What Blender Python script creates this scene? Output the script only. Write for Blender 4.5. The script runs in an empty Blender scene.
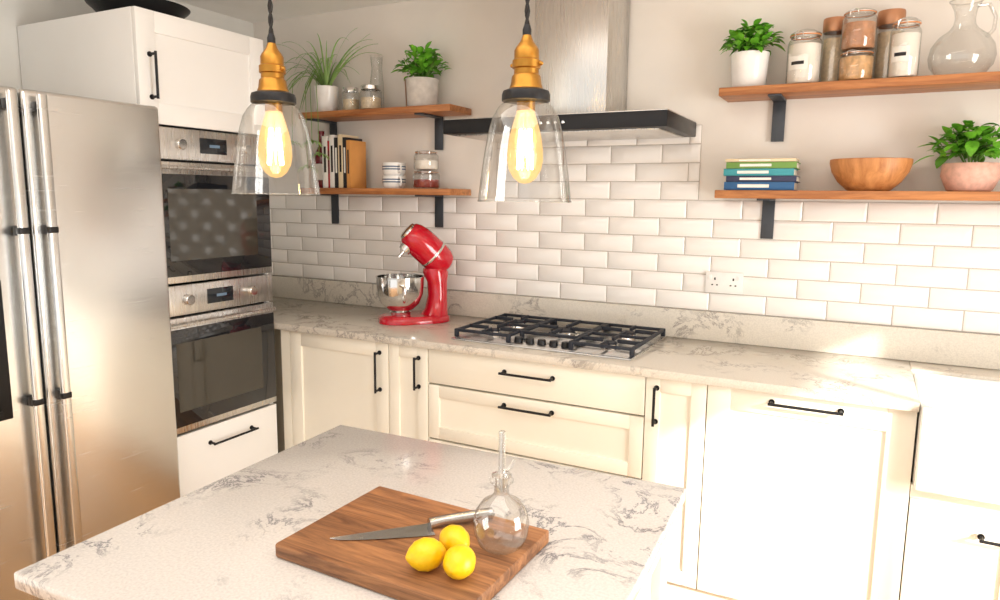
import bpy, bmesh, math, random
from mathutils import Vector, Matrix, Euler
random.seed(7)
S=bpy.context.scene
try:
    S.view_settings.view_transform='Standard'
    S.view_settings.look='None'
except Exception: pass
# ------------------------------------------------------------------ materials
def srgb(r,g,b):
    f=lambda c:(c/255/12.92) if c/255<=.04045 else ((c/255+.055)/1.055)**2.4
    return (f(r),f(g),f(b),1)
MATS={}
def newmat(name):
    m=bpy.data.materials.new(name);m.use_nodes=True
    nt=m.node_tree;b=nt.nodes['Principled BSDF']
    return m,nt,b
def mat(name,col,rough=.5,metal=0,var=.04,scale=20,bump=0,emit=None,estr=0,stretch=(1,1,1),coat=0,spec=None):
    if name in MATS:return MATS[name]
    m,nt,b=newmat(name)
    N=nt.nodes.new;L=nt.links.new
    tc=N('ShaderNodeTexCoord');mp=N('ShaderNodeMapping');mp.inputs['Scale'].default_value=stretch
    L(tc.outputs['Object'],mp.inputs['Vector'])
    no=N('ShaderNodeTexNoise');no.inputs['Scale'].default_value=scale;no.inputs['Detail'].default_value=4
    L(mp.outputs[0],no.inputs['Vector'])
    cr=N('ShaderNodeValToRGB')
    c=col
    cr.color_ramp.elements[0].position=.3;cr.color_ramp.elements[1].position=.7
    cr.color_ramp.elements[0].color=(max(0,c[0]*(1-var)),max(0,c[1]*(1-var)),max(0,c[2]*(1-var)),1)
    cr.color_ramp.elements[1].color=(min(1,c[0]*(1+var)),min(1,c[1]*(1+var)),min(1,c[2]*(1+var)),1)
    L(no.outputs[0],cr.inputs[0]);L(cr.outputs[0],b.inputs['Base Color'])
    b.inputs['Roughness'].default_value=rough;b.inputs['Metallic'].default_value=metal
    if coat:b.inputs['Coat Weight'].default_value=coat
    if spec is not None:b.inputs['Specular IOR Level'].default_value=spec
    if emit:
        b.inputs['Emission Color'].default_value=emit;b.inputs['Emission Strength'].default_value=estr
    if bump:
        bp=N('ShaderNodeBump');bp.inputs['Strength'].default_value=bump;bp.inputs['Distance'].default_value=.002
        L(no.outputs[0],bp.inputs['Height']);L(bp.outputs[0],b.inputs['Normal'])
    MATS[name]=m;return m
def thin_glass(name,tint=(1,1,1,1),rough=.02,lo=.05,hi=.6,power=3,emit=None,estr=0,efac=.0):
    m,nt,b=newmat(name);nt.nodes.remove(b)
    N=nt.nodes.new;L=nt.links.new
    out=[n for n in nt.nodes if n.type=='OUTPUT_MATERIAL'][0]
    t=N('ShaderNodeBsdfTransparent')
    g=N('ShaderNodeBsdfGlossy');g.inputs['Roughness'].default_value=rough;g.inputs['Color'].default_value=(.95,.95,.95,1)
    lw=N('ShaderNodeLayerWeight');lw.inputs['Blend'].default_value=.5
    pw=N('ShaderNodeMath');pw.operation='POWER';pw.inputs[1].default_value=power;L(lw.outputs['Facing'],pw.inputs[0])
    mr=N('ShaderNodeMapRange');mr.inputs['To Min'].default_value=lo;mr.inputs['To Max'].default_value=hi;L(pw.outputs[0],mr.inputs['Value'])
    # thicker (darker) transmission towards the silhouette, as in blown glass
    cm=N('ShaderNodeMixRGB');cm.inputs[1].default_value=tint;cm.inputs[2].default_value=(tint[0]*.66,tint[1]*.68,tint[2]*.67,1);L(pw.outputs[0],cm.inputs[0]);L(cm.outputs[0],t.inputs[0])
    mx=N('ShaderNodeMixShader');L(mr.outputs[0],mx.inputs[0]);L(t.outputs[0],mx.inputs[1]);L(g.outputs[0],mx.inputs[2])
    last=mx
    if emit:
        e=N('ShaderNodeEmission');e.inputs[0].default_value=emit;e.inputs[1].default_value=estr
        m2=N('ShaderNodeMixShader');m2.inputs[0].default_value=efac
        L(mx.outputs[0],m2.inputs[1]);L(e.outputs[0],m2.inputs[2]);last=m2
    L(last.outputs[0],out.inputs[0])
    MATS[name]=m;return m
def wood(name,c1,c2,axis=0,scale=1,rough=.45,planks=0,dist=.6,pv=(.8,1.2)):
    m,nt,b=newmat(name);N=nt.nodes.new;L=nt.links.new
    tc=N('ShaderNodeTexCoord');mp=N('ShaderNodeMapping')
    s=[28*scale]*3;s[axis]=2.2*scale;mp.inputs['Scale'].default_value=s
    L(tc.outputs['Object'],mp.inputs['Vector'])
    no=N('ShaderNodeTexNoise');no.inputs['Scale'].default_value=1.5;no.inputs['Detail'].default_value=8;no.inputs['Roughness'].default_value=.65;no.inputs['Distortion'].default_value=dist
    L(mp.outputs[0],no.inputs['Vector'])
    cr=N('ShaderNodeValToRGB');cr.color_ramp.elements[0].position=.3;cr.color_ramp.elements[1].position=.68
    cr.color_ramp.elements[0].color=c1;cr.color_ramp.elements[1].color=c2
    L(no.outputs[0],cr.inputs[0])
    src=cr.outputs[0]
    if planks:
        sp=N('ShaderNodeSeparateXYZ');L(tc.outputs['Object'],sp.inputs[0])
        ma=N('ShaderNodeMath');ma.operation='MULTIPLY';ma.inputs[1].default_value=planks;L(sp.outputs[1 if axis==0 else 0],ma.inputs[0])
        fl=N('ShaderNodeMath');fl.operation='FLOOR';L(ma.outputs[0],fl.inputs[0])
        wn=N('ShaderNodeTexWhiteNoise');wn.noise_dimensions='1D';L(fl.outputs[0],wn.inputs['W'])
        hs=N('ShaderNodeHueSaturation');mr=N('ShaderNodeMapRange');mr.inputs['To Min'].default_value=pv[0];mr.inputs['To Max'].default_value=pv[1]
        L(wn.outputs['Value'],mr.inputs['Value']);L(mr.outputs[0],hs.inputs['Value']);L(src,hs.inputs['Color']);src=hs.outputs[0]
    L(src,b.inputs['Base Color']);b.inputs['Roughness'].default_value=rough
    bp=N('ShaderNodeBump');bp.inputs['Strength'].default_value=.15;bp.inputs['Distance'].default_value=.001
    L(no.outputs[0],bp.inputs['Height']);L(bp.outputs[0],b.inputs['Normal'])
    MATS[name]=m;return m
def quartz(name,base,vein,amt=.8,sc=6.5,lo=.5):
    m,nt,b=newmat(name);N=nt.nodes.new;L=nt.links.new
    tc=N('ShaderNodeTexCoord')
    n1=N('ShaderNodeTexNoise');n1.inputs['Scale'].default_value=sc;n1.inputs['Detail'].default_value=10;n1.inputs['Roughness'].default_value=.72;n1.inputs['Distortion'].default_value=.7
    L(tc.outputs['Object'],n1.inputs['Vector'])
    a=N('ShaderNodeMath');a.operation='SUBTRACT';a.inputs[1].default_value=.5;L(n1.outputs[0],a.inputs[0])
    ab=N('ShaderNodeMath');ab.operation='ABSOLUTE';L(a.outputs[0],ab.inputs[0])
    mr=N('ShaderNodeMapRange');mr.inputs['From Min'].default_value=0;mr.inputs['From Max'].default_value=.03;mr.inputs['To Min'].default_value=amt;mr.inputs['To Max'].default_value=0
    L(ab.outputs[0],mr.inputs['Value'])
    n2=N('ShaderNodeTexNoise');n2.inputs['Scale'].default_value=5.5;n2.inputs['Detail'].default_value=5
    mp=N('ShaderNodeMapping');mp.inputs['Location'].default_value=(5,3,1);L(tc.outputs['Object'],mp.inputs[0]);L(mp.outputs[0],n2.inputs['Vector'])
    m2=N('ShaderNodeMapRange');m2.inputs['From Min'].default_value=lo;m2.inputs['From Max'].default_value=lo+.13;L(n2.outputs[0],m2.inputs['Value'])
    mu=N('ShaderNodeMath');mu.operation='MULTIPLY';L(mr.outputs[0],mu.inputs[0]);L(m2.outputs[0],mu.inputs[1])
    n3=N('ShaderNodeTexNoise');n3.inputs['Scale'].default_value=220;n3.inputs['Detail'].default_value=2;L(tc.outputs['Object'],n3.inputs['Vector'])
    m3=N('ShaderNodeMapRange');m3.inputs['From Min'].default_value=.35;m3.inputs['From Max'].default_value=.7;m3.inputs['To Max'].default_value=.2;L(n3.outputs[0],m3.inputs['Value'])
    ad=N('ShaderNodeMath');ad.operation='ADD';ad.use_clamp=True;L(mu.outputs[0],ad.inputs[0]);L(m3.outputs[0],ad.inputs[1])
    mx=N('ShaderNodeMixRGB');mx.inputs[1].default_value=base;mx.inputs[2].default_value=vein
    L(ad.outputs[0],mx.inputs[0]);L(mx.outputs[0],b.inputs['Base Color'])
    b.inputs['Roughness'].default_value=.14
    MATS[name]=m;return m
def steel(name,col,rough,stretch,bump=.01):
    m,nt,b=newmat(name);N=nt.nodes.new;L=nt.links.new
    tc=N('ShaderNodeTexCoord');mp=N('ShaderNodeMapping');mp.inputs['Scale'].default_value=stretch;L(tc.outputs['Object'],mp.inputs[0])
    no=N('ShaderNodeTexNoise');no.inputs['Scale'].default_value=4;no.inputs['Detail'].default_value=6;L(mp.outputs[0],no.inputs['Vector'])
    mr=N('ShaderNodeMapRange');mr.inputs['From Min'].default_value=.3;mr.inputs['From Max'].default_value=.7;mr.inputs['To Min'].default_value=rough*.9;mr.inputs['To Max'].default_value=rough*1.1
    L(no.outputs[0],mr.inputs['Value']);L(mr.outputs[0],b.inputs['Roughness'])
    b.inputs['Base Color'].default_value=col;b.inputs['Metallic'].default_value=1
    if bump:
        bp=N('ShaderNodeBump');bp.inputs['Strength'].default_value=bump;bp.inputs['Distance'].default_value=.001;L(no.outputs[0],bp.inputs['Height']);L(bp.outputs[0],b.inputs['Normal'])
    MATS[name]=m;return m
wall_m=mat('wall_paint',srgb(235,228,219),.85,scale=6,var=.02)
lwall_m=mat('left_wall_paint',srgb(228,226,220),.85,scale=6,var=.02)
ceil_m=mat('ceiling_paint',srgb(244,242,238),.9,scale=6,var=.02)
cream=mat('cream_cabinet',srgb(248,243,228),.38,scale=5,var=.012)
white=mat('white_cabinet',srgb(244,243,240),.38,scale=5,var=.012)
carc=mat('cabinet_gap',srgb(150,143,128),.7)
tile_m=mat('tile_glaze',srgb(247,243,238),.06,scale=3,var=.012,coat=.3)
grout=mat('grout',srgb(190,181,172),.9)
quartz_m=quartz('quartz',srgb(212,208,204),srgb(104,104,112),.85,7.5,.47)
quartz_b=quartz('quartz_counter',srgb(222,215,202),srgb(140,132,126),.8,6.5,.45)
blackm=mat('black_metal',srgb(38,38,40),.4,metal=.6)
bracket_m=mat('bracket_metal',srgb(74,78,84),.45,metal=.5)
iron=mat('cast_iron',srgb(34,38,48),.6,scale=90,var=.2,bump=.2)
steel_f=steel('fridge_steel',(.72,.725,.72,1),.25,(1,1,50),.006)
steel_o=steel('oven_steel',(.66,.65,.64,1),.28,(1,60,1),.004)
steel_h=steel('hood_steel',(.62,.60,.57,1),.28,(60,60,1),.004)
chrome=mat('chrome',(.75,.74,.72,1),.12,metal=1,var=.02)
oglass=mat('oven_glass',srgb(26,28,32),.04,scale=3,coat=.5)
oinner=mat('oven_window',srgb(60,57,50),.06,scale=3,coat=.5)
display=mat('display',srgb(30,34,40),.1)
shelfw=wood('shelf_wood',srgb(136,76,36),srgb(204,138,82),0)
boardw=wood('board_wood',srgb(88,50,28),srgb(186,130,84),0,1.0,.5,planks=22,dist=1.6,pv=(.82,1.1))
floorw=wood('floor_wood',srgb(150,105,62),srgb(205,160,108),0,.5,.4,planks=8)
bowlw=wood('bowl_wood',srgb(160,98,50),srgb(214,150,92),2,.7,.45)
brass=mat('aged_brass',srgb(168,120,50),.34,metal=.9,var=.14,scale=40)
red=mat('red_enamel',srgb(196,8,36),.15,coat=.6,var=.03)
glass=thin_glass('clear_glass',(.94,.945,.94,1),.03,.08,.6,2.4)
shadeg=thin_glass('pendant_glass',(.92,.92,.915,1),.03,.08,.6,2.3)
bulbg=thin_glass('bulb_glass',(1,.86,.62,1),.03,.05,.4,3,emit=(1,.56,.20,1),estr=2.0,efac=.4)
tubeg=thin_glass('tube_glass',(.90,.90,.89,1),.08,.25,.7,2)
fil=mat('filament',(1,.7,.3,1),.5,emit=(1,.82,.5,1),estr=60)
lemon=mat('lemon_peel',srgb(244,196,12),.35,scale=140,var=.06,bump=.35)
leaf=mat('basil_leaf',srgb(108,178,48),.5,scale=25,var=.3)
leaf2=mat('spider_leaf',srgb(140,176,100),.5,scale=20,var=.25)
stem_m=mat('stem',srgb(110,145,62),.6)
soil=mat('soil',srgb(52,38,28),.95,scale=80,var=.3)
potw=mat('white_ceramic',srgb(244,242,238),.25)
potg=mat('stone_pot',srgb(208,202,194),.8,scale=30,var=.12)
potp=mat('pink_pot',srgb(218,172,154),.6,scale=60,var=.14)
flour=mat('flour',srgb(244,236,224),.9)
pasta=mat('pasta',srgb(214,168,116),.8,scale=60,var=.3)
spice=mat('brown_sugar',srgb(190,136,98),.9,scale=60,var=.2)
oats=mat('oats',srgb(226,206,174),.9,scale=90,var=.15)
rubber=mat('orange_rubber',srgb(214,140,84),.5)
copper=mat('copper_lid',srgb(190,138,104),.35,metal=.8)
label=mat('paper_label',srgb(236,232,224),.7)
ink=mat('ink',srgb(40,38,38),.7)
plastic=mat('white_plastic',srgb(240,238,234),.3)
cord_m=mat('black_cord',srgb(30,27,25),.8,scale=200,var=.3,bump=.4)
blade=steel('knife_steel',(.5,.5,.5,1),.25,(8,8,8))
sinkm=mat('fireclay',srgb(250,250,248),.08,scale=3,var=.01)
# ------------------------------------------------------------------ builder
NORECALC=set()
class B:
    def __init__(s,name,loc=(0,0,0),rot=0):
        s.n=name;s.v=[];s.f=[];s.mi=[];s.sm=[];s.m=[];s.loc=loc;s.rot=rot
    def mid(s,m):
        if m not in s.m:s.m.append(m)
        return s.m.index(m)
    def add(s,vs,fs,m,smooth=False,M=None):
        o=len(s.v);i=s.mid(m)
        for v in vs:
            v=Vector(v)
            if M is not None:v=M@v
            s.v.append(v)
        for f in fs:s.f.append([k+o for k in f]);s.mi.append(i);s.sm.append(smooth)
    def box(s,x0,x1,y0,y1,z0,z1,m,bev=.002,M=None,seg=2):
        bm=bmesh.new();bmesh.ops.create_cube(bm,size=1)
        for v in bm.verts:
            v.co=Vector(((x0+x1)/2+v.co.x*(x1-x0),(y0+y1)/2+v.co.y*(y1-y0),(z0+z1)/2+v.co.z*(z1-z0)))
        if bev>0:
            bev=min(bev,.45*min(abs(x1-x0),abs(y1-y0),abs(z1-z0)))
            bmesh.ops.bevel(bm,geom=bm.edges[:],offset=bev,segments=seg,affect='EDGES',profile=.5)
        bm.verts.index_update()
        s.add([v.co.copy() for v in bm.verts],[[v.index for v in f.verts] for f in bm.faces],m,False,M);bm.free()
    def lathe(s,prof,m,c=(0,0,0),seg=40,M=None,smooth=True,a0=0,a1=None):
        full=a1 is None
        if full:a1=a0+2*math.pi
        vs=[];fs=[];n=seg if full else seg+1
        for (r,z) in prof:
            for k in range(n):
                a=a0+(a1-a0)*k/seg
                vs.append((c[0]+max(r,1e-5)*math.cos(a),c[1]+max(r,1e-5)*math.sin(a),c[2]+z))
        for j in range(len(prof)-1):
            for k in range(seg):
                k2=(k+1)%n if full else k+1
                fs.append([j*n+k,j*n+k2,(j+1)*n+k2,(j+1)*n+k])
        s.add(vs,fs,m,smooth,M)
    def cyl(s,r,z0,z1,m,c=(0,0,0),seg=32,M=None,b=.001):
        s.lathe([(0,z0),(r-b,z0),(r,z0+b),(r,z1-b),(r-b,z1),(0,z1)],m,c,seg,M)
    def tube(s,pts,r,m,seg=8,M=None,closed=False):
        pts=[Vector(p) for p in pts];n=len(pts);vs=[];fs=[]
        up=None
        for i,p in enumerate(pts):
            if closed:d=pts[(i+1)%n]-pts[i-1]
            else:d=pts[min(i+1,n-1)]-pts[max(i-1,0)]
            d.normalize()
            if up is None:
                up=Vector((0,0,1)) if abs(d.z)<.9 else Vector((1,0,0))
            a=d.cross(up)
            if a.length<1e-4:a=d.cross(Vector((1,0,.3)))
            a.normalize();b2=a.cross(d).normalized();up=b2
            rr=r[i] if isinstance(r,(list,tuple)) else r
            for k in range(seg):
                t=2*math.pi*k/seg;vs.append(p+a*rr*math.cos(t)+b2*rr*math.sin(t))
        for i in range(n if closed else n-1):
            j=(i+1)%n
            for k in range(seg):
                k2=(k+1)%seg;fs.append([i*seg+k,i*seg+k2,j*seg+k2,j*seg+k])
        if not closed:
            fs.append(list(range(seg))[::-1]);fs.append([(n-1)*seg+k for k in range(seg)])
        s.add(vs,fs,m,True,M)
    def ell(s,c,rad,m,seg=24,rings=14,M=None):
        T=Matrix.Translation(c)@Matrix.Diagonal((rad[0],rad[1],rad[2],1))
        if M is not None:T=M@T
        pr=[(math.sin(math.pi*i/rings),-math.cos(math.pi*i/rings)) for i in range(rings+1)]
        s.lathe(pr,m,(0,0,0),seg,T)
    def leafb(s,base,dirv,length,width,m,droop=.3,n=5,fold=.25,ymax=99):
        d=Vector(dirv).normalized();side=d.cross(Vector((0,0,1)))
        if side.length<.05:side=Vector((1,0,0))
        side.normalize();nrm=side.cross(d).normalized()
        vs=[];fs=[]
        for i in range(n+1):
            t=i/n;w=width*math.sin(math.pi*min(1,t*.92+.06))**.8*.5
            p=Vector(base)+d*length*t-Vector((0,0,1))*droop*length*t*t
            vs+= [p-side*w+nrm*w*fold,p,p+side*w+nrm*w*fold]
        for v in vs:v.y=min(v.y,ymax)
        for i in range(n):
            o=i*3;fs+=[[o,o+1,o+4,o+3],[o+1,o+2,o+5,o+4]]
        s.add(vs,fs,m,True)
    def done(s,smooth_angle=38):
        me=bpy.data.meshes.new(s.n)
        me.from_pydata([tuple(v) for v in s.v],[],s.f)
        for m in s.m:me.materials.append(m)
        me.polygons.foreach_set('material_index',s.mi);me.polygons.foreach_set('use_smooth',s.sm)
        me.update()
        bm=bmesh.new();bm.from_mesh(me)
        if s.n not in NORECALC:bmesh.ops.recalc_face_normals(bm,faces=bm.faces[:])
        bm.to_mesh(me);bm.free()
        try:me.set_sharp_from_angle(angle=math.radians(smooth_angle))
        except Exception:pass
        o=bpy.data.objects.new(s.n,me);o.location=s.loc;o.rotation_euler=(0,0,s.rot)
        bpy.context.collection.objects.link(o);return o
def slab(name,x0,x1,y0,y1,z0,z1,m,bev=0):
    b=B(name);b.box(x0,x1,y0,y1,z0,z1,m,bev);return b.done()
# ------------------------------------------------------------------ constants
CT=.90; TX=-2.339; LW=-3.06; FZ=2.40; RW=1.6; YR=-4.6
slab('floor',LW-.1,RW+.1,YR,.1,-.05,0,floorw)
slab('ceiling',LW-.1,RW+.1,YR,.1,FZ,FZ+.06,ceil_m)
slab('wall_back',LW-.1,RW+.1,0,.1,0,FZ,wall_m)
slab('wall_left',LW-.1,LW,YR,0,0,FZ,lwall_m)
b=B('wall_right')
oy0,oy1,oz0,oz1=-2.25,-1.12,.25,1.87
b.box(RW,RW+.1,YR,oy0,0,FZ,wall_m,0);b.box(RW,RW+.1,oy1,0,0,FZ,wall_m,0)
b.box(RW,RW+.1,oy0,oy1,0,oz0,wall_m,0);b.box(RW,RW+.1,oy0,oy1,oz1,FZ,wall_m,0);b.done()
b=B('window_1')
b.box(RW+.005,RW+.05,oy0,oy0+.04,oz0,oz1,plastic);b.box(RW+.005,RW+.05,oy1-.04,oy1,oz0,oz1,plastic)
b.box(RW+.005,RW+.05,oy0,oy1,oz0,oz0+.04,plastic);b.box(RW+.005,RW+.05,oy0,oy1,oz1-.04,oz1,plastic)
b.box(RW+.01,RW+.045,-1.70,-1.67,oz0,oz1,plastic);b.done()
# ------------------------------------------------------------------ tiles
b=B('wall_tiles')
TZ=1.02;th=.075;tw=.22;g=.0019
def tilerow(row,xa,xb):
    z0=TZ+row*th+g;z1=TZ+(row+1)*th-g
    off=.112+(tw/2 if row%2 else 0)
    k0=math.floor((xa-off)/tw)
    x=off+k0*tw
    while x<xb:
        a=max(x,xa)+g;c=min(x+tw,xb)-g
        if c-a>.012:
            i=min(.009,(c-a)*.3);yb=-.003;ym=-.0055;yf=-.0115
            V=[(a,yb,z0),(c,yb,z0),(c,yb,z1),(a,yb,z1),(a,ym,z0),(c,ym,z0),(c,ym,z1),(a,ym,z1),(a+i,yf,z0+i),(c-i,yf,z0+i),(c-i,yf,z1-i),(a+i,yf,z1-i)]
            F=[[0,1,5,4],[1,2,6,5],[2,3,7,6],[3,0,4,7],[4,5,9,8],[5,6,10,9],[6,7,11,10],[7,4,8,11],[8,9,10,11]]
            b.add(V,F,tile_m)
        x+=tw
for r in range(6):tilerow(r,LW+.002,1.58)
for r in range(6,10):tilerow(r,-1.54,-.612)
b.box(LW+.002,1.58,-.0045,0,TZ,TZ+6*th,grout,0);b.box(-1.54,-.612,-.0045,0,TZ+6*th,TZ+10*th,grout,0)
NORECALC.add('wall_tiles');b.done()
# ------------------------------------------------------------------ cabinets helpers
def shaker(b,x0,x1,z0,z1,m,y=-.6,fw=.065,axis='y',flat=False):
    def bx(a0,a1,d0,d1,c0,c1,bev=.0015):
        if axis=='y':b.box(a0,a1,y-d1,y-d0,c0,c1,m,bev)
        else:b.box(y+d0,y+d1,a0,a1,c0,c1,m,bev)
    g=.002;x0+=g;x1-=g;z0+=g;z1-=g
    if flat:bx(x0,x1,0,.02,z0,z1);return
    bx(x0,x0+fw,0,.02,z0,z1);bx(x1-fw,x1,0,.02,z0,z1)
    bx(x0+fw,x1-fw,0,.02,z0,z0+fw);bx(x0+fw,x1-fw,0,.02,z1-fw,z1)
    bx(x0+fw-.002,x1-fw+.002,0,.011,z0+fw-.002,z1-fw+.002,0)
def handle(b,p0,p1,out,r=.005,m=None):
    m=m or blackm
    p0=Vector(p0);p1=Vector(p1);o=Vector(out);d=(p1-p0).normalized()
    q=o*.034
    b.tube([p0+q-d*.008,p1+q+d*.008],r,m,8)
    for p in (p0,p1):
        b.tube([p,p+q],r,m,8);b.tube([p,p+o*.004],r*1.9,m,10)
x1=-1.73;x2=-1.533;x3=-.635;x4=-.426;x5=.179;x6=.79
b=B('base_cabinets')
b.box(LW+.005,x5-.002,-.58,-.03,.12,.868,carc,0)
b.box(LW+.005,x5-.002,-.53,-.03,0,.12,cream,0)
b.box(TX+.005,-2.282,-.6,-.575,.12,.868,cream,0)
shaker(b,-2.282,x1,.13,.868,cream,-.58);shaker(b,x1,x2,.13,.868,cream,-.58,.05)
shaker(b,x2,x3,.722,.868,cream,-.58,flat=True)
shaker(b,x2,x3,.49,.718,cream,-.58,.05);shaker(b,x2,x3,.13,.486,cream,-.58,.06)
shaker(b,x3,x4,.13,.868,cream,-.58,.05)
shaker(b,x4,x5,.13,.868,cream,-.58,.075)
f=(0,-1,0);yy=-.6
handle(b,(x1-.045,yy,.66),(x1-.045,yy,.82),f);handle(b,(x2-.045,yy,.70),(x2-.045,yy,.82),f)
xc=(x2+x3)/2
handle(b,(xc-.10,yy,.812),(xc+.10,yy,.812),f);handle(b,(xc-.10,yy,.68),(xc+.10,yy,.68),f);handle(b,(xc-.10,yy,.44),(xc+.10,yy,.44),f)
handle(b,(x3+.04,yy,.71),(x3+.04,yy,.83),f)
xd=(x4+x5)/2
handle(b,(xd-.10,yy,.835),(xd+.10,yy,.835),f)
b.done()
b=B('sink_cabinet')
b.box(x5+.002,1.4,-.58,-.03,.12,.62,carc,0);b.box(x5+.002,1.4,-.53,-.03,0,.12,cream,0)
b.box(x5,1.4,-.6,-.575,.60,.64,cream,.001)
shaker(b,x5,x5+.305,.13,.60,cream,-.58,.06);shaker(b,x5+.305,x6,.13,.60,cream,-.58,.06);shaker(b,x6,1.4,.13,.64,cream,-.58)
handle(b,(x5+.185,yy,.52),(x5+.275,yy,.52),f)
b.box(x6+.002,1.4,-.6,-.03,.64,.868,cream,.001)
b.done()
b=B('belfast_sink')
a0,a1=x5+.004,x6-.004;yf,yb=-.655,-.17;z0,z1=.642,.893;t=.03
b.box(a0,a1,yf,yf+t,z0,z1,sinkm,.008,seg=3);b.box(a0,a1,yb-t,yb,z0,z1,sinkm,.008,seg=3)
b.box(a0,a0+t,yf+.01,yb-.01,z0,z1-.0005,sinkm,.008,seg=3);b.box(a1-t,a1,yf+.01,yb-.01,z0,z1-.0005,sinkm,.008,seg=3)
b.box(a0+.01,a1-.01,yf+.01,yb-.01,z0,z0+.03,sinkm,.002)
b.cyl(.04,z0+.03,z0+.034,chrome,((a0+a1)/2,(yf+yb)/2,0))
b.done()
b=B('worktop')
b.box(LW+.004,x5,-.63,-.012,.87,CT,quartz_b,.003)
b.box(x5,x6,-.165,-.012,.87,CT,quartz_b,.003)
b.box(x6,1.45,-.63,-.012,.87,CT,quartz_b,.003)
b.box(LW+.004,1.45,-.03,-.001,CT,TZ-.001,quartz_b,.003)
b.done()
# ------------------------------------------------------------------ tall unit + ovens
ty0,ty1=-1.236,-.636
b=B('tall_oven_cabinet')
b.box(LW+.005,TX-.021,ty0,ty0+.018,.0,2.125,white,.001)
b.box(LW+.005,TX-.021,ty1-.018,ty1,.0,2.125,white,.001)
for zz in (2.105,1.70,.50):b.box(LW+.005,TX-.022,ty0+.0185,ty1-.0185,zz,zz+.0195,white,0)
b.box(LW+.005,LW+.02,ty0+.0185,ty1-.0185,0,.49,white,0)
b.box(LW+.03,TX-.06,ty0+.0185,ty1-.0185,0,.1,white,0)
shaker(b,ty0,ty1,1.725,2.127,white,TX-.02,.075,axis='x')
shaker(b,ty0,ty1,.12,.525,white,TX-.02,.07,axis='x',flat=True)
handle(b,(TX,ty0+.05,1.82),(TX,ty0+.05,1.97),(1,0,0))
handle(b,(TX,-1.01,.455),(TX,-.79,.455),(1,0,0))
b.done()
def oven(name,z0,z1):
    b=B(name)
    y0,y1=ty0+.004,ty1-.004
    b.box(TX-.50,TX-.02,y0+.03,y1-.03,z0+.02,z1-.02,blackm,0)
    pz=z1-.118
    b.box(TX-.019,TX+.004,y0,y1,pz,z1,steel_o,.003)
    c=(y0+y1)/2
    b.box(TX+.003,TX+.006,c-.055,c+.075,pz+.03,z1-.028,display,.001)
    b.box(TX+.0055,TX+.0065,c-.01,c+.04,pz+.055,z1-.052,mat('lcd',srgb(90,110,130),.2,emit=(.5,.7,.9,1),estr=.1),0)
    for q in (-.15,.17):
        M=Matrix.Translation((TX+.004,c+q,(pz+z1)/2))@Matrix.Rotation(math.pi/2,4,'Y')
        b.cyl(.021,0,.024,chrome,M=M,b=.003)
    dz=pz-.008
    b.box(TX-.019,TX+.006,y0,y1,z0+.004,dz,steel_o,.003)
    b.box(TX+.005,TX+.010,y0+.004,y1-.004,z0+.03,dz-.045,oglass,.001)
    b.box(TX+.0095,TX+.0105,y0+.08,y1-.08,z0+.09,dz-.10,oinner,.0)
    b.tube([(TX+.045,y0+.03,dz-.022),(TX+.045,y1-.03,dz-.022)],.008,steel_o,12)
    for q in (y0+.06,y1-.06):b.tube([(TX,q,dz-.022),(TX+.045,q,dz-.022)],.006,steel_o,8)
    return b.done()
oven('built_in_oven',1.127,1.718);oven('built_in_oven',.532,1.122)
b=B('black_wok',(-2.66,-.98,2.128),math.radians(-60))
b.lathe([(0,.0),(.09,.0),(.15,.045),(.185,.085),(.19,.087),(.186,.081),(.15,.05),(.09,.006),(0,.006)],blackm)
b.tube([(.17,0,.08),(.25,-.02,.10),(.33,-.04,.105)],[.008,.011,.012],blackm)
b.done()
# ------------------------------------------------------------------ fridge
b=B('american_fridge_freezer')
fx=-2.23;fy1=-1.24;gap=-1.70;fy0=-2.14;fz=1.775
b.box(LW+.02,fx-.075,fy0+.005,fy1-.003,.02,fz-.02,mat('fridge_body',srgb(150,150,148),.5),.003)
b.box(fx-.07,fx,gap+.003,fy1,.06,fz,steel_f,.012,seg=4)
b.box(fx-.07,fx,fy0,gap-.003,.06,fz,steel_f,.012,seg=4)
b.box(LW+.06,fx-.04,fy0+.01,fy1-.01,0,.06,blackm,.002)
for s_ in (-1,1):
    yh=gap+s_*.042
    b.box(fx+.022,fx+.040,yh-.014,yh+.014,.09,fz-.01,steel_f,.007,seg=3)
    for zz in (.12,.84,1.36,fz-.05):
        b.box(fx-.002,fx+.028,yh-.012,yh+.012,zz-.015,zz+.015,blackm,.003)
    for zz in (.84,1.36):b.box(fx+.020,fx+.0412,yh-.0148,yh+.0148,zz-.010,zz+.010,blackm,.003)
b.box(fx-.004,fx+.006,fy0+.07,-1.80,.80,1.22,blackm,.004)
b.box(fx+.005,fx+.008,fy0+.09,-1.82,1.08,1.20,display,.001)
b.box(fx-.004,fx+.012,fy0+.10,-1.83,.81,.83,blackm,.002)
b.done()
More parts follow.
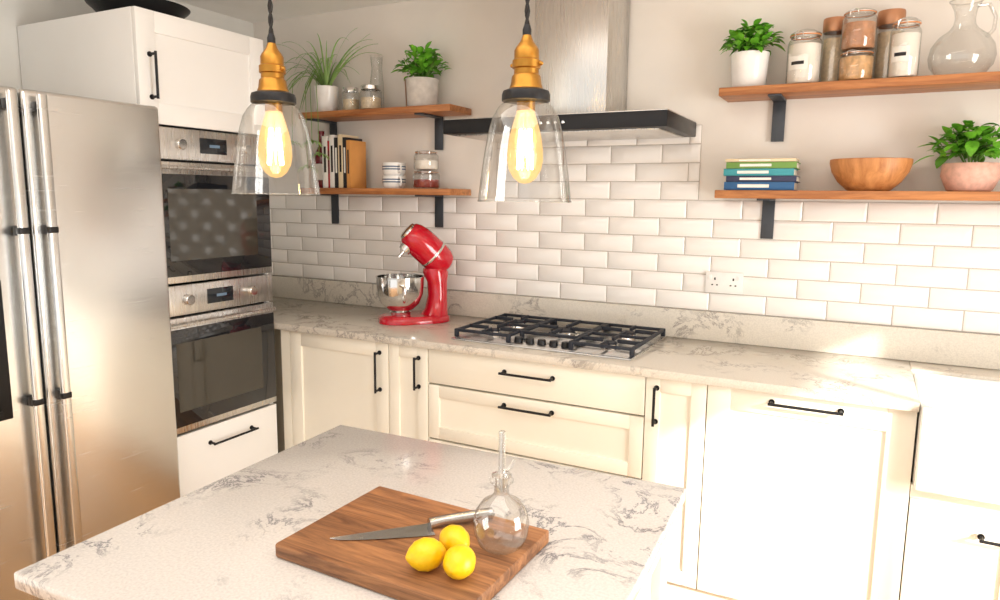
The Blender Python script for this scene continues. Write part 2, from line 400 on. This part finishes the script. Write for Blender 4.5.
# ------------------------------------------------------------------ island
ir=math.radians(2.1)
b=B('kitchen_island',(-1.142,-1.597,0),ir)
L=.863;H=.79
b.box(0,L,-H,0,.872,.90,quartz_m,.004)
b.box(.04,L-.04,-H+.04,-.04,.1,.872,cream,.001)
b.box(.08,L-.08,-H+.08,-.08,0,.1,cream,0)
for (u0,u1) in ((.04,L/2),(L/2,L-.04)):
    fwid=.06
    b.box(u0+.003,u0+fwid,-.04,-.022,.12,.86,cream,.001);b.box(u1-fwid,u1-.003,-.04,-.022,.12,.86,cream,.001)
    b.box(u0+fwid,u1-fwid,-.04,-.022,.12,.18,cream,.001);b.box(u0+fwid,u1-fwid,-.04,-.022,.80,.86,cream,.001)
for xx in (.04,L-.04):
    s_=-1 if xx<.1 else 1
    xa,xb=sorted((xx,xx+s_*.018))
    b.box(xa,xb,-H+.04,-H+.10,.12,.86,cream,.001);b.box(xa,xb,-.10,-.04,.12,.86,cream,.001)
    b.box(xa,xb,-H+.10,-.10,.12,.18,cream,.001);b.box(xa,xb,-H+.10,-.10,.80,.86,cream,.001)
b.done()
# ------------------------------------------------------------------ shelves
def shelf(x0,x1,zt,br):
    b=B('wooden_shelf')
    b.box(x0,x1,-.205,-.0125,zt-.03,zt,shelfw,.003)
    for x in br:
        b.box(x-.023,x+.023,-.019,-.012,zt-.185,zt-.03,bracket_m,.001)
        b.box(x-.023,x+.023,-.19,-.012,zt-.037,zt-.03,bracket_m,.001)
    b.done()
shelf(-2.56,-1.672,1.88,(-1.85,-2.50));shelf(-2.56,-1.672,1.509,(-1.85,-2.50))
shelf(-.517,.62,1.88,(-.325,.46));shelf(-.512,.62,1.509,(-.34,.46))
# ------------------------------------------------------------------ hood
b=B('cooker_hood')
hx0,hx1=-1.54,-.633
b.box(hx0,hx1,-.473,-.012,1.722,1.778,blackm,.003)
b.box(hx0+.002,hx1-.002,-.47,-.014,1.775,1.782,steel_h,.002)
b.box(hx0+.04,hx1-.04,-.43,-.05,1.716,1.724,steel_h,.002)
for k in range(5):b.cyl(.006,0,.003,chrome,M=Matrix.Translation((-1.14+.03*k,-.473,1.75))@Matrix.Rotation(math.pi/2,4,'X'),seg=16)
b.box(-1.235,-.925,-.275,-.012,1.78,2.395,steel_h,.003)
b.done()
# ------------------------------------------------------------------ hob
b=B('gas_hob',(-1.08,-.30,CT))
b.box(-.375,.375,-.25,.25,.0005,.008,steel_o,.003)
b.box(-.36,.36,-.235,.235,.0075,.0095,steel_o,.001)
def burner(x,y,r):
    b.lathe([(0,.009),(r*1.25,.009),(r*1.2,.014),(r,.016),(r,.024),(r*.95,.026),(0,.026)],chrome,(x,y,0),28)
    b.lathe([(r*.85,.026),(r*.85,.031),(r*.78,.034),(0,.034)],iron,(x,y,0),28)
for x,y,r in ((-.25,.12,.036),(-.25,-.11,.026),(.25,.12,.036),(.25,-.11,.030),(0,.04,.055)):burner(x,y,r)
for gx in (-.25,0,.25):
    hw=.118;y0,y1=-.215,.22
    if gx==0:y0=-.12
    hh=.042
    for x in (gx-hw,gx+hw):b.box(x-.006,x+.006,y0,y1,hh-.012,hh,iron,.002)
    for y in (y0,y1):b.box(gx-hw,gx+hw,y-.006,y+.006,hh-.012,hh,iron,.002)
    for x in (gx-hw,gx+hw):
        for y in (y0,y1):b.box(x-.008,x+.008,y-.008,y+.008,.009,hh,iron,.002)
    cs=[(gx,.12),(gx,-.11)] if gx else [(0,.04)]
    for (cx,cy) in cs:
        for sx,sy in ((1,0),(-1,0),(0,1),(0,-1)):
            if sx:xa,xb=sorted((cx+sx*hw,cx+sx*.028));b.box(xa,xb,cy-.005,cy+.005,hh-.012,hh+.003,iron,.002)
            else:
                e=(y1 if sy>0 else y0) if (not gx or sy*cy>0) else .005
                ya,yb=sorted((e,cy+sy*.028));b.box(cx-.005,cx+.005,ya,yb,hh-.012,hh+.003,iron,.002)
    if gx:b.box(gx-hw,gx+hw,-.001,.011,hh-.012,hh,iron,.002)
for k in range(5):
    b.lathe([(0,.03),(.014,.03),(.016,.027),(.017,.009)],blackm,(-.1+.05*k,-.19,0),20)
b.done()
# ------------------------------------------------------------------ wall socket
b=B('wall_socket',(-.49,-.0117,1.141))
b.box(-.073,.073,-.010,0,-.043,.043,plastic,.003)
for q in (-.036,.036):
    b.box(q-.003,q+.003,-.0106,-.009,.010,.02,ink,0);b.box(q-.013,q-.006,-.0106,-.009,-.012,-.007,ink,0);b.box(q+.006,q+.013,-.0106,-.009,-.012,-.007,ink,0)
    b.box(q-.007+(.02 if q>0 else -.02),q+.007+(.02 if q>0 else -.02),-.013,-.009,.012,.03,plastic,.001)
b.done()
# ------------------------------------------------------------------ pendants
def pendant(x,y,zc):
    b=B('pendant_lamp',(x,y,zc))
    pr=[(.0805,-.096),(.0795,-.088),(.075,-.05),(.069,-.01),(.063,.022),(.056,.046),(.046,.062),(.035,.072),(.026,.076)]
    b.lathe(pr,shadeg,seg=48)
    b.tube([(.0805*math.cos(q*math.pi/24),.0805*math.sin(q*math.pi/24),-.096) for q in range(48)],.0012,glass,6,closed=True)
    b.lathe([(0,.094),(.024,.094),(.039,.088),(.041,.082),(.041,.072),(.037,.071),(0,.071)],blackm)
    b.lathe([(.0,.180),(.007,.180),(.010,.172),(.012,.168),(.018,.160),(.021,.154),(.021,.140),(.024,.138),(.024,.126),(.021,.124),(.021,.116),(.0245,.112),(.026,.100),(.029,.092),(0,.092)],brass)
    b.lathe([(0,.196),(.005,.196),(.0075,.188),(.0075,.178),(0,.178)],blackm,seg=16)
    for s_ in (-1,1):b.ell((s_*.025,0,.132),(.006,.004,.004),brass,10,6)
    top=FZ-zc-.025
    for ph in (0,math.pi):
        pts=[(.0022*math.cos(ph+q*.9),.0022*math.sin(ph+q*.9),.19+(top-.19)*q/90) for q in range(91)]
        b.tube(pts,.0026,cord_m,6)
    b.lathe([(0,top),(.045,top),(.05,top+.01),(.05,top+.024),(0,top+.024)],blackm)
    b.lathe([(0,.072),(.016,.072),(.016,.056),(0,.056)],brass,seg=20)
    bp=[(.0,-.066),(.010,-.064),(.020,-.056),(.028,-.042),(.031,-.026),(.0305,-.009),(.027,.014),(.021,.036),(.016,.052),(.014,.062)]
    b.lathe(bp,bulbg,seg=28)
    pts=[];n=8
    for k in range(n*2+1):
        a=2*math.pi*k/(2*n);zz=.024 if k%2 else -.040
        rr=.009 if k%2 else .013
        pts.append((rr*math.cos(a),rr*math.sin(a),zz))
    b.tube(pts,.0024,fil,5)
    b.tube([(0,0,.06),(0,0,-.03)],.002,glass,6)
    b.done()
    l=bpy.data.lights.new('pendant_bulb_light','POINT');l.energy=1.6;l.color=(1,.72,.4);l.shadow_soft_size=.02
    o=bpy.data.objects.new('pendant_bulb_light',l);o.location=(x,y,zc-.01);bpy.context.collection.objects.link(o)
NORECALC.add('pendant_lamp')
pendant(-.999,-1.93,1.571);pendant(-.527,-1.825,1.563)
# ------------------------------------------------------------------ chopping board etc
bz=.925
b=B('chopping_board',(-.613,-2.037,.9008),math.radians(-1.5))
b.box(-.18,.18,-.132,.132,0,.024,boardw,.004)
b.done()
tip=Vector((-.721,-2.118,bz));end=Vector((-.534,-1.918,bz));d=(end-tip);ang=math.atan2(d.y,d.x);ln=d.length
b=B('kitchen_knife',(tip.x,tip.y,bz+.001),ang)
bl=ln*.60;n=10;V=[];F=[]
for i in range(n+1):
    t=i/n;x=bl*t;hl=.040*min(1,(t**.6)*1.05)
    V+=[(x,0.008,0),(x,.008,.002),(x,.008-hl,.0006)]
for i in range(n):
    o=i*3;F+=[[o,o+3,o+4,o+1],[o+1,o+4,o+5,o+2],[o+2,o+5,o+3,o]]
F+=[[0,1,2],[3*n,3*n+2,3*n+1]]
b.add(V,F,blade)
b.tube([(bl-.004,-.006,.008),(bl+.02,-.003,.009),(bl+.06,-.005,.010),(bl+.095,-.003,.010),(ln-.003,-.006,.010),(ln,-.006,.010)],[.009,.0085,.0095,.009,.0105,.006],blade,14)
b.done()
def lemonf(x,y,rz,s=1):
    b=B('lemon',(x,y,bz+.0245*s),rz)
    pr=[(0,-.031),(.003,-.0305),(.006,-.0285),(.013,-.024),(.021,-.014),(.0245,0),(.021,.014),(.013,.024),(.006,.0285),(.003,.0305),(0,.031)]
    b.lathe([(r*s,z*s) for r,z in pr],lemon,seg=28,M=Matrix.Rotation(math.pi/2,4,'Y'));b.done(80)
lemonf(-.540,-2.116,math.radians(50));lemonf(-.527,-2.056,math.radians(-20),.94);lemonf(-.486,-2.110,math.radians(100),.98)
b=B('glass_oil_bottle',(-.474,-2.002,bz))
o_=[(0,.0),(.026,.0),(.036,.008),(.043,.025),(.0445,.042),(.041,.06),(.030,.076),(.017,.084),(.012,.090),(.012,.100),(.014,.106),(.019,.110),(.019,.113)]
b.lathe(o_,glass,seg=40)
b.lathe([(0,.095),(.0105,.095),(.0105,.116),(.016,.118),(.016,.121),(.0065,.124),(.0055,.135),(.0055,.19),(.0042,.191),(.0042,.10)],tubeg,seg=20)
b.tube([(.005,0,.125),(.018,0,.14),(.022,0,.15)],[.004,.003,.0025],tubeg,8)
b.done()
# ------------------------------------------------------------------ stand mixer (local: front = -x)
b=B('stand_mixer',(-1.822,-.275,CT+.001),math.radians(48))
def oval(l,w,z0,z1,m,cx=0,tap=.9):
    n=40;V=[];F=[]
    for (zz,k) in ((z0,1),(z0+.6*(z1-z0),1),(z1,tap),(z1,0)):
        for i in range(n):
            a=2*math.pi*i/n;c=math.cos(a);s_=math.sin(a);e=.75
            V.append((cx+k*l/2*math.copysign(abs(c)**e,c),k*w/2*math.copysign(abs(s_)**e,s_),zz))
    for j in range(3):
        for i in range(n):F.append([j*n+i,j*n+(i+1)%n,(j+1)*n+(i+1)%n,(j+1)*n+i])
    F.append(list(range(n))[::-1])
    b.add(V,F,m,True)
oval(.33,.20,0,.034,red,0,.9)
V=[];F=[];n=24;lv=[(.03,.095,.13,.165),(.06,.105,.105,.13),(.12,.112,.09,.108),(.18,.110,.095,.104),(.225,.102,.12,.11),(.245,.10,.11,.10)]
for (z,cx,l,w) in lv:
    for i in range(n):
        a=2*math.pi*i/n;V.append((cx+l/2*math.cos(a),w/2*math.sin(a),z))
for j in range(len(lv)-1):
    for i in range(n):F.append([j*n+i,j*n+(i+1)%n,(j+1)*n+(i+1)%n,(j+1)*n+i])
F.append([(len(lv)-1)*n+i for i in range(n)])
b.add(V,F,red,True)
tilt=math.radians(42)
HM=Matrix.Translation((.100,0,.240))@Matrix.Rotation(tilt,4,'Y')
R=HM@Matrix.Translation((.045,0,.045))@Matrix.Rotation(-math.pi/2,4,'Y')@Matrix.Diagonal((1.10,.98,.93,1))
hp=[(0,0),(.03,.004),(.052,.02),(.062,.05),(.066,.10),(.066,.16),(.064,.21),(.058,.245),(.048,.268),(.04,.275)]
b.lathe(hp,red,M=R,seg=32)
b.lathe([(.0405,.272),(.038,.284),(.026,.288),(0,.289)],chrome,M=R,seg=32)
b.lathe([(.0665,.100),(.0675,.102),(.0675,.110),(.0665,.112)],chrome,M=R,seg=32)
b.tube([(-.165,0,-.02),(-.165,0,-.055)],[.034,.028],chrome,16,M=HM@Matrix.Translation((0,0,.02)))
b.tube([(-.165,0,-.03),(-.165,0,-.07)],.007,chrome,8,M=HM)
bo=[(.045,.0),(.05,.012),(.04,.018),(.06,.024),(.09,.05),(.106,.09),(.110,.13),(.110,.160),(.114,.162),(.114,.165),(.107,.164),(.107,.13),(.10,.085),(.085,.052),(.05,.028),(0,.026)]
b.lathe([(r_*.98,z_*1.08) for r_,z_ in bo],chrome,(-.064,0,.034),40)
b.tube([(-.086,-.104,.18),(-.076,-.145,.175),(-.076,-.15,.13),(-.076,-.13,.11),(-.071,-.096,.115)],.006,chrome,8)
b.done(50)
# ------------------------------------------------------------------ plants
def bushy(name,x,y,z,pot_prof,potmat,soilz,soilr,R,Hh,n,m=leaf,ls=.045,extra=None,seed=1):
    rnd=random.Random(seed)
    b=B(name,(x,y,z))
    b.lathe(pot_prof,potmat,seg=36)
    b.lathe([(0,soilz),(soilr,soilz)],soil,seg=24)
    if extra:extra(b)
    ym=-y-.014
    for k in range(14):
        a=rnd.uniform(0,6.28);r=rnd.uniform(.2,.75)*R
        b.tube([(.4*r*math.cos(a)*.5,.4*r*math.sin(a)*.5,soilz),(.7*r*math.cos(a),.7*r*math.sin(a),soilz+Hh*.4),(r*math.cos(a),r*math.sin(a),soilz+Hh*rnd.uniform(.6,.9))],.0018,stem_m,5)
    for k in range(n):
        a=rnd.uniform(0,6.28);u=rnd.random()**.6;e=rnd.uniform(.0,1.45)
        p=Vector((R*u*math.cos(a)*math.cos(e),R*.85*u*math.sin(a)*math.cos(e),soilz+.012+Hh*(.15+.85*math.sin(e)*u+.1*rnd.random())*.85))
        d=Vector((math.cos(a)*rnd.uniform(.5,1),math.sin(a)*rnd.uniform(.5,1),rnd.uniform(-.25,.9)))
        l=ls*rnd.uniform(.7,1.25)
        b.leafb(p,d,l,l*.62,m,droop=rnd.uniform(.1,.5),ymax=ym)
    return b.done(80)
Y=-.108
bushy('potted_basil',-.428,Y,1.881,[(0,0),(.056,0),(.060,.004),(.068,.124),(.068,.128),(.064,.128),(.058,.02),(0,.02)],potw,.114,.062,.090,.115,230,seed=3,ls=.042)
bushy('potted_basil',-1.885,Y,1.881,[(0,0),(.068,0),(.072,.004),(.078,.126),(.078,.130),(.073,.130),(.063,.02),(0,.02)],potg,.116,.07,.125,.16,210,seed=5,ls=.046,
      extra=lambda b:b.lathe([(.0735,.0),(.0805,.127),(.0795,.127)],copper,a0=math.radians(175),a1=math.radians(235),seg=8))
bushy('potted_mint',.296,Y,1.51,[(0,0),(.06,0),(.066,.004),(.086,.05),(.084,.088),(.080,.092),(.076,.086),(.06,.02),(0,.02)],potp,.080,.074,.110,.145,200,seed=8,ls=.052)
b=B('spider_plant',(-2.46,Y,1.881))
b.lathe([(0,0),(.048,0),(.053,.004),(.062,.125),(.062,.13),(.058,.13),(.050,.02),(0,.02)],potw)
b.lathe([(0,.118),(.056,.118)],soil,seg=24)
rnd=random.Random(23)
for k in range(44):
    a=rnd.uniform(0,6.28);le=rnd.uniform(.34,.56);el=rnd.uniform(.9,1.42);w=rnd.uniform(.007,.011)
    side=Vector((-math.sin(a),math.cos(a),0));n=12;V=[];F=[];dr=rnd.uniform(.2,.8) if math.cos(a)>0 else rnd.uniform(.3,1.25)
    for i in range(n+1):
        t=i/n;out=le*(t*math.cos(el)+.30*t*t*min(dr,1));up=le*(t*math.sin(el)-dr*(t**2.4))
        p=Vector((math.cos(a)*out,math.sin(a)*out*.45,.10+up))
        ww=w*(1-t**3)*.5+.0006
        V+=[p-side*ww,p+Vector((0,0,-.0015)),p+side*ww]
    for v in V:v.y=min(v.y,.092)
    for i in range(n):
        o=i*3;F+=[[o,o+1,o+4,o+3],[o+1,o+2,o+5,o+4]]
    b.add(V,F,leaf2,True)
for (dx,dy,ll) in ((.06,-.14,.36),(-.10,-.13,.30),(.0,-.15,.42),(.03,-.15,.30)):
    pts=[(0,0,.10),(dx*.5,dy*.6,.2),(dx,dy,.12),(dx*1.1,dy,-.02),(dx*1.12,dy,.14-ll)]
    b.tube(pts,.0016,stem_m,5)
    for k in range(11):
        a=k*.6;b.leafb(pts[-1],(math.cos(a)*.6,math.sin(a)*.2,.5),.085,.010,leaf2,droop=.9)
b.done(80)
# ------------------------------------------------------------------ jars
def kilner(x,y,z,r,h,content,fill=.8,name='glass_storage_jar',lab=True,rot=-.3):
    b=B(name,(x,y,z),rot)
    pr=[(0,0),(r-.006,0),(r,.008),(r,h*.74),(r*.93,h*.80),(r*.80,h*.84),(r*.80,h*.87),(r*.86,h*.875)]
    b.lathe(pr,glass,seg=36)
    b.lathe([(0,.004),(r-.008,.004),(r-.004,.010),(r-.004,h*fill*.8),(r*.5,h*fill*.83),(0,h*fill*.82)],content,seg=32)
    b.lathe([(r*.87,h*.875),(r*.91,h*.878),(r*.91,h*.892),(r*.87,h*.895)],rubber,seg=32)
    b.lathe([(r*.88,h*.895),(r*.90,h*.90),(r*.88,h*.925),(r*.6,h*.975),(r*.3,h),(0,h)],glass,seg=32)
    b.lathe([(r*.90,h*.89),(r*.925,h*.893),(r*.925,h*.905),(r*.90,h*.908)],chrome,seg=32)
    b.lathe([(r*.82,h*.845),(r*.85,h*.85),(r*.85,h*.86),(r*.82,h*.865)],chrome,seg=32)
    b.tube([(-.012,-r*.86,h*.85),(-.014,-r*.98,h*.80),(-.012,-r*.97,h*.92),(0,-r*.9,h*.95),(.012,-r*.97,h*.92),(.014,-r*.98,h*.80),(.012,-r*.86,h*.85)],.0017,chrome,6)
    if lab:
        b.lathe([(r+.0008,h*.25),(r+.0008,h*.5)],label,a0=math.radians(-125),a1=math.radians(-55),seg=10)
        b.lathe([(r+.0014,h*.34),(r+.0014,h*.40)],ink,a0=math.radians(-112),a1=math.radians(-68),seg=10)
    b.done()
def tin(x,y,z,r,h,body,name='copper_lid_jar',cont=None):
    b=B(name,(x,y,z))
    b.lathe([(0,0),(r-.004,0),(r,.005),(r,h*.8)],glass,seg=36)
    b.lathe([(0,.004),(r-.004,.005),(r-.004,h*.7),(0,h*.7)],cont or oats,seg=32)
    b.lathe([(r*1.01,h*.8),(r*1.04,h*.81),(r*1.04,h*.97),(r*1.0,h),(0,h)],body,seg=36)
    b.lathe([(r*1.0,h*.795),(r*1.0,h*.8),(r*1.04,h*.81)],body,seg=36)
    b.done()
z=1.881
kilner(-.240,-.135,z,.057,.19,flour,.9)
tin(-.152,-.058,z,.038,.235,copper)
kilner(-.072,-.140,z,.056,.105,pasta,.95,lab=False)
kilner(-.072,-.140,z+.1055,.055,.135,spice,.8,lab=False)
tin(.024,-.058,z,.042,.242,copper,cont=oats)
kilner(.070,-.158,z,.046,.195,flour,.9)
b=B('glass_decanter',(.236,-.112,z),math.radians(200))
o_=[(0,0),(.050,0),(.070,.008),(.090,.035),(.096,.065),(.090,.098),(.070,.128),(.042,.150),(.032,.165),(.029,.185),(.032,.210),(.042,.232),(.048,.240)]
b.lathe(o_,glass,seg=44)
b.tube([(.048*math.cos(q*math.pi/20),.048*math.sin(q*math.pi/20),.240) for q in range(40)],.0018,tubeg,6,closed=True)
b.tube([(-.032,0,.225),(-.07,0,.228),(-.092,0,.19),(-.090,0,.15),(-.070,0,.128)],.006,tubeg,10)
b.done()
def smalljar(x,y,z,r,h,c):
    b=B('small_glass_jar',(x,y,z))
    b.lathe([(0,0),(r-.003,0),(r,.005),(r,h*.78),(r*.85,h*.84)],glass,seg=28)
    b.lathe([(0,.004),(r-.004,.005),(r-.004,h*.5),(0,h*.5)],c,seg=24)
    b.lathe([(r*.86,h*.83),(r*.9,h*.84),(r*.9,h*.98),(r*.86,h),(0,h)],chrome,seg=28);b.done()
smalljar(-2.295,-.12,z,.043,.115,oats);smalljar(-2.165,-.13,z,.053,.115,oats)
b=B('glass_carafe',(-2.19,-.048,z))
o_=[(0,0),(.03,0),(.034,.01),(.034,.14),(.030,.17),(.026,.21),(.03,.265),(.034,.27)]
b.lathe(o_,glass,seg=28);b.done()
# ------------------------------------------------------------------ books
BK={'w':mat('cover_white',srgb(236,232,226),.5),'k':mat('cover_black',srgb(36,34,36),.5),'c':mat('cover_cream',srgb(228,208,172),.5),'r':mat('cover_red',srgb(170,40,44),.5),
'b':mat('cover_blue',srgb(40,92,140),.5),'t':mat('cover_teal',srgb(60,150,160),.5),'g':mat('cover_green',srgb(110,150,70),.5),'n':mat('cover_navy',srgb(44,50,80),.5),'o':mat('cover_orange',srgb(214,150,80),.5)}
def book(b,x0,x1,y0,y1,z0,z1,cov,spine):
    pg=mat('book_pages',srgb(236,228,210),.9)
    if spine=='v':
        b.box(x0,x0+.002,y0,y1,z0,z1,cov,.0005);b.box(x1-.002,x1,y0,y1,z0,z1,cov,.0005);b.box(x0,x1,y0,y0+.003,z0,z1,cov,.001)
        b.box(x0+.002,x1-.002,y0+.003,y1-.004,z0+.004,z1-.004,pg,0)
        b.box(x0+(x1-x0)*.3,x1-(x1-x0)*.3,y0-.0006,y0+.001,z0+(z1-z0)*.3,z0+(z1-z0)*.8,ink if cov!=BK['k'] else label,0)
    else:
        b.box(x0,x1,y0,y1,z0,z0+.002,cov,.0005);b.box(x0,x1,y0,y1,z1-.002,z1,cov,.0005);b.box(x0,x1,y0,y0+.003,z0,z1,cov,.001)
        b.box(x0+.004,x1-.004,y0+.003,y1-.004,z0+.002,z1-.002,pg,0)
        b.box(x0+(x1-x0)*.2,x1-(x1-x0)*.35,y0-.0006,y0+.001,z0+(z1-z0)*.3,z1-(z1-z0)*.3,label,0)
b=B('cookbooks')
x=-2.43
for c,t,h in (('w',.035,.275),('r',.012,.25),('w',.03,.28),('k',.024,.265),('c',.03,.28),('k',.022,.265),('o',.022,.25)):
    book(b,x,x+t,-.185,-.06,1.510,1.510+h*.92,BK[c],'v');x+=t
b.done()
b=B('cookbook_stack')
zz=1.510
for c,t,dx in (('b',.030,0),('n',.022,.006),('t',.026,-.004),('g',.024,.004),('c',.012,.0)):
    book(b,-.482+dx,-.238+dx,-.19,-.03,zz,zz+t-.0005,BK[c],'h');zz+=t
b.done()
b=B('wine_bottle',(-2.49,-.12,1.510))
b.lathe([(0,0),(.034,0),(.037,.005),(.037,.15),(.03,.18),(.015,.21),(.0135,.27),(.016,.272),(.016,.285),(0,.286)],mat('dark_bottle',srgb(110,24,34),.08,coat=.4),seg=28)
b.lathe([(.0375,.04),(.0375,.12)],label,seg=28);b.done()
b=B('wooden_bowl',(-.002,-.115,1.510))
b.lathe([(0,0),(.065,0),(.072,.004),(.100,.030),(.122,.065),(.130,.095),(.130,.108),(.125,.110),(.118,.095),(.11,.065),(.09,.035),(.05,.018),(0,.015)],bowlw,seg=48,M=Matrix.Diagonal((1,.78,1,1)));b.done(50)
blue=mat('blue_glaze',srgb(70,90,120),.3)
def mug(x,y,z,r,h,stack=1):
    b=B('striped_mug',(x,y,z),math.radians(-30))
    for s_ in range(stack):
        zz=s_*h*1.01
        b.lathe([(0,zz),(r*.8,zz),(r*.95,zz+h*.15),(r,zz+h*.5),(r,zz+h),(r-.004,zz+h),(r-.004,zz+h*.3),(0,zz+.006)],potw,seg=32)
        for q in (.45,.65):b.lathe([(r+.0006,zz+h*q),(r+.0006,zz+h*(q+.1))],blue,seg=32)
        b.tube([(r-.002,0,zz+h*.8),(r+.02,0,zz+h*.8),(r+.026,0,zz+h*.5),(r+.018,0,zz+h*.25),(r-.004,0,zz+h*.2)],.004,potw,8)
    b.done()
mug(-2.040,-.12,1.510,.056,.06,2)
kilner(-1.855,-.12,1.510,.064,.085,mat('red_jam',srgb(150,60,50),.6),.6,lab=False);kilner(-1.855,-.12,1.5955,.058,.09,flour,.6,lab=False)
# ------------------------------------------------------------------ lights / world
w=bpy.data.worlds.new('World');S.world=w;w.use_nodes=True
bg=w.node_tree.nodes['Background'];bg.inputs[0].default_value=(1,.985,.96,1);bg.inputs[1].default_value=1.3
def area(name,loc,rot,sx,sy,e,col=(1,1,1)):
    l=bpy.data.lights.new(name,'AREA');l.shape='RECTANGLE';l.size=sx;l.size_y=sy;l.energy=e;l.color=col
    o=bpy.data.objects.new(name,l);o.location=loc;o.rotation_euler=rot;bpy.context.collection.objects.link(o);return o
area('added_overhead_fill',(-.6,-2.6,2.38),(0,0,0),2.2,1.2,20,(1,.97,.92))  # unseen fill light added below the ceiling to brighten the room
area('window_light',(RW+.15,-1.68,1.1),(0,math.radians(90),0),1.4,1.1,62,(1,.98,.94))
sun=bpy.data.lights.new('sun','SUN');sun.energy=8;sun.angle=math.radians(1.5);sun.color=(1,.96,.88)
o=bpy.data.objects.new('sun',sun);bpy.context.collection.objects.link(o)
dv=Vector((-.75,.55,-.40));o.rotation_euler=dv.to_track_quat('-Z','Y').to_euler();o.location=(4,-4,4)
# ------------------------------------------------------------------ camera
f,p,yw,r=699.9,math.radians(8.369),math.radians(27.399),math.radians(.645)
F=Vector((-math.sin(yw)*math.cos(p),math.cos(yw)*math.cos(p),-math.sin(p)))
R=Vector((math.cos(yw),math.sin(yw),0));U=R.cross(F)
R2=R*math.cos(r)+U*math.sin(r);U2=U*math.cos(r)-R*math.sin(r)
cam=bpy.data.cameras.new('camera');cam.sensor_width=36;cam.lens=f/1000*36;cam.clip_start=.02
co=bpy.data.objects.new('camera',cam);bpy.context.collection.objects.link(co)
M=Matrix(((R2.x,U2.x,-F.x,0),(R2.y,U2.y,-F.y,-2.929),(R2.z,U2.z,-F.z,1.474),(0,0,0,1)))
co.matrix_world=M;S.camera=co
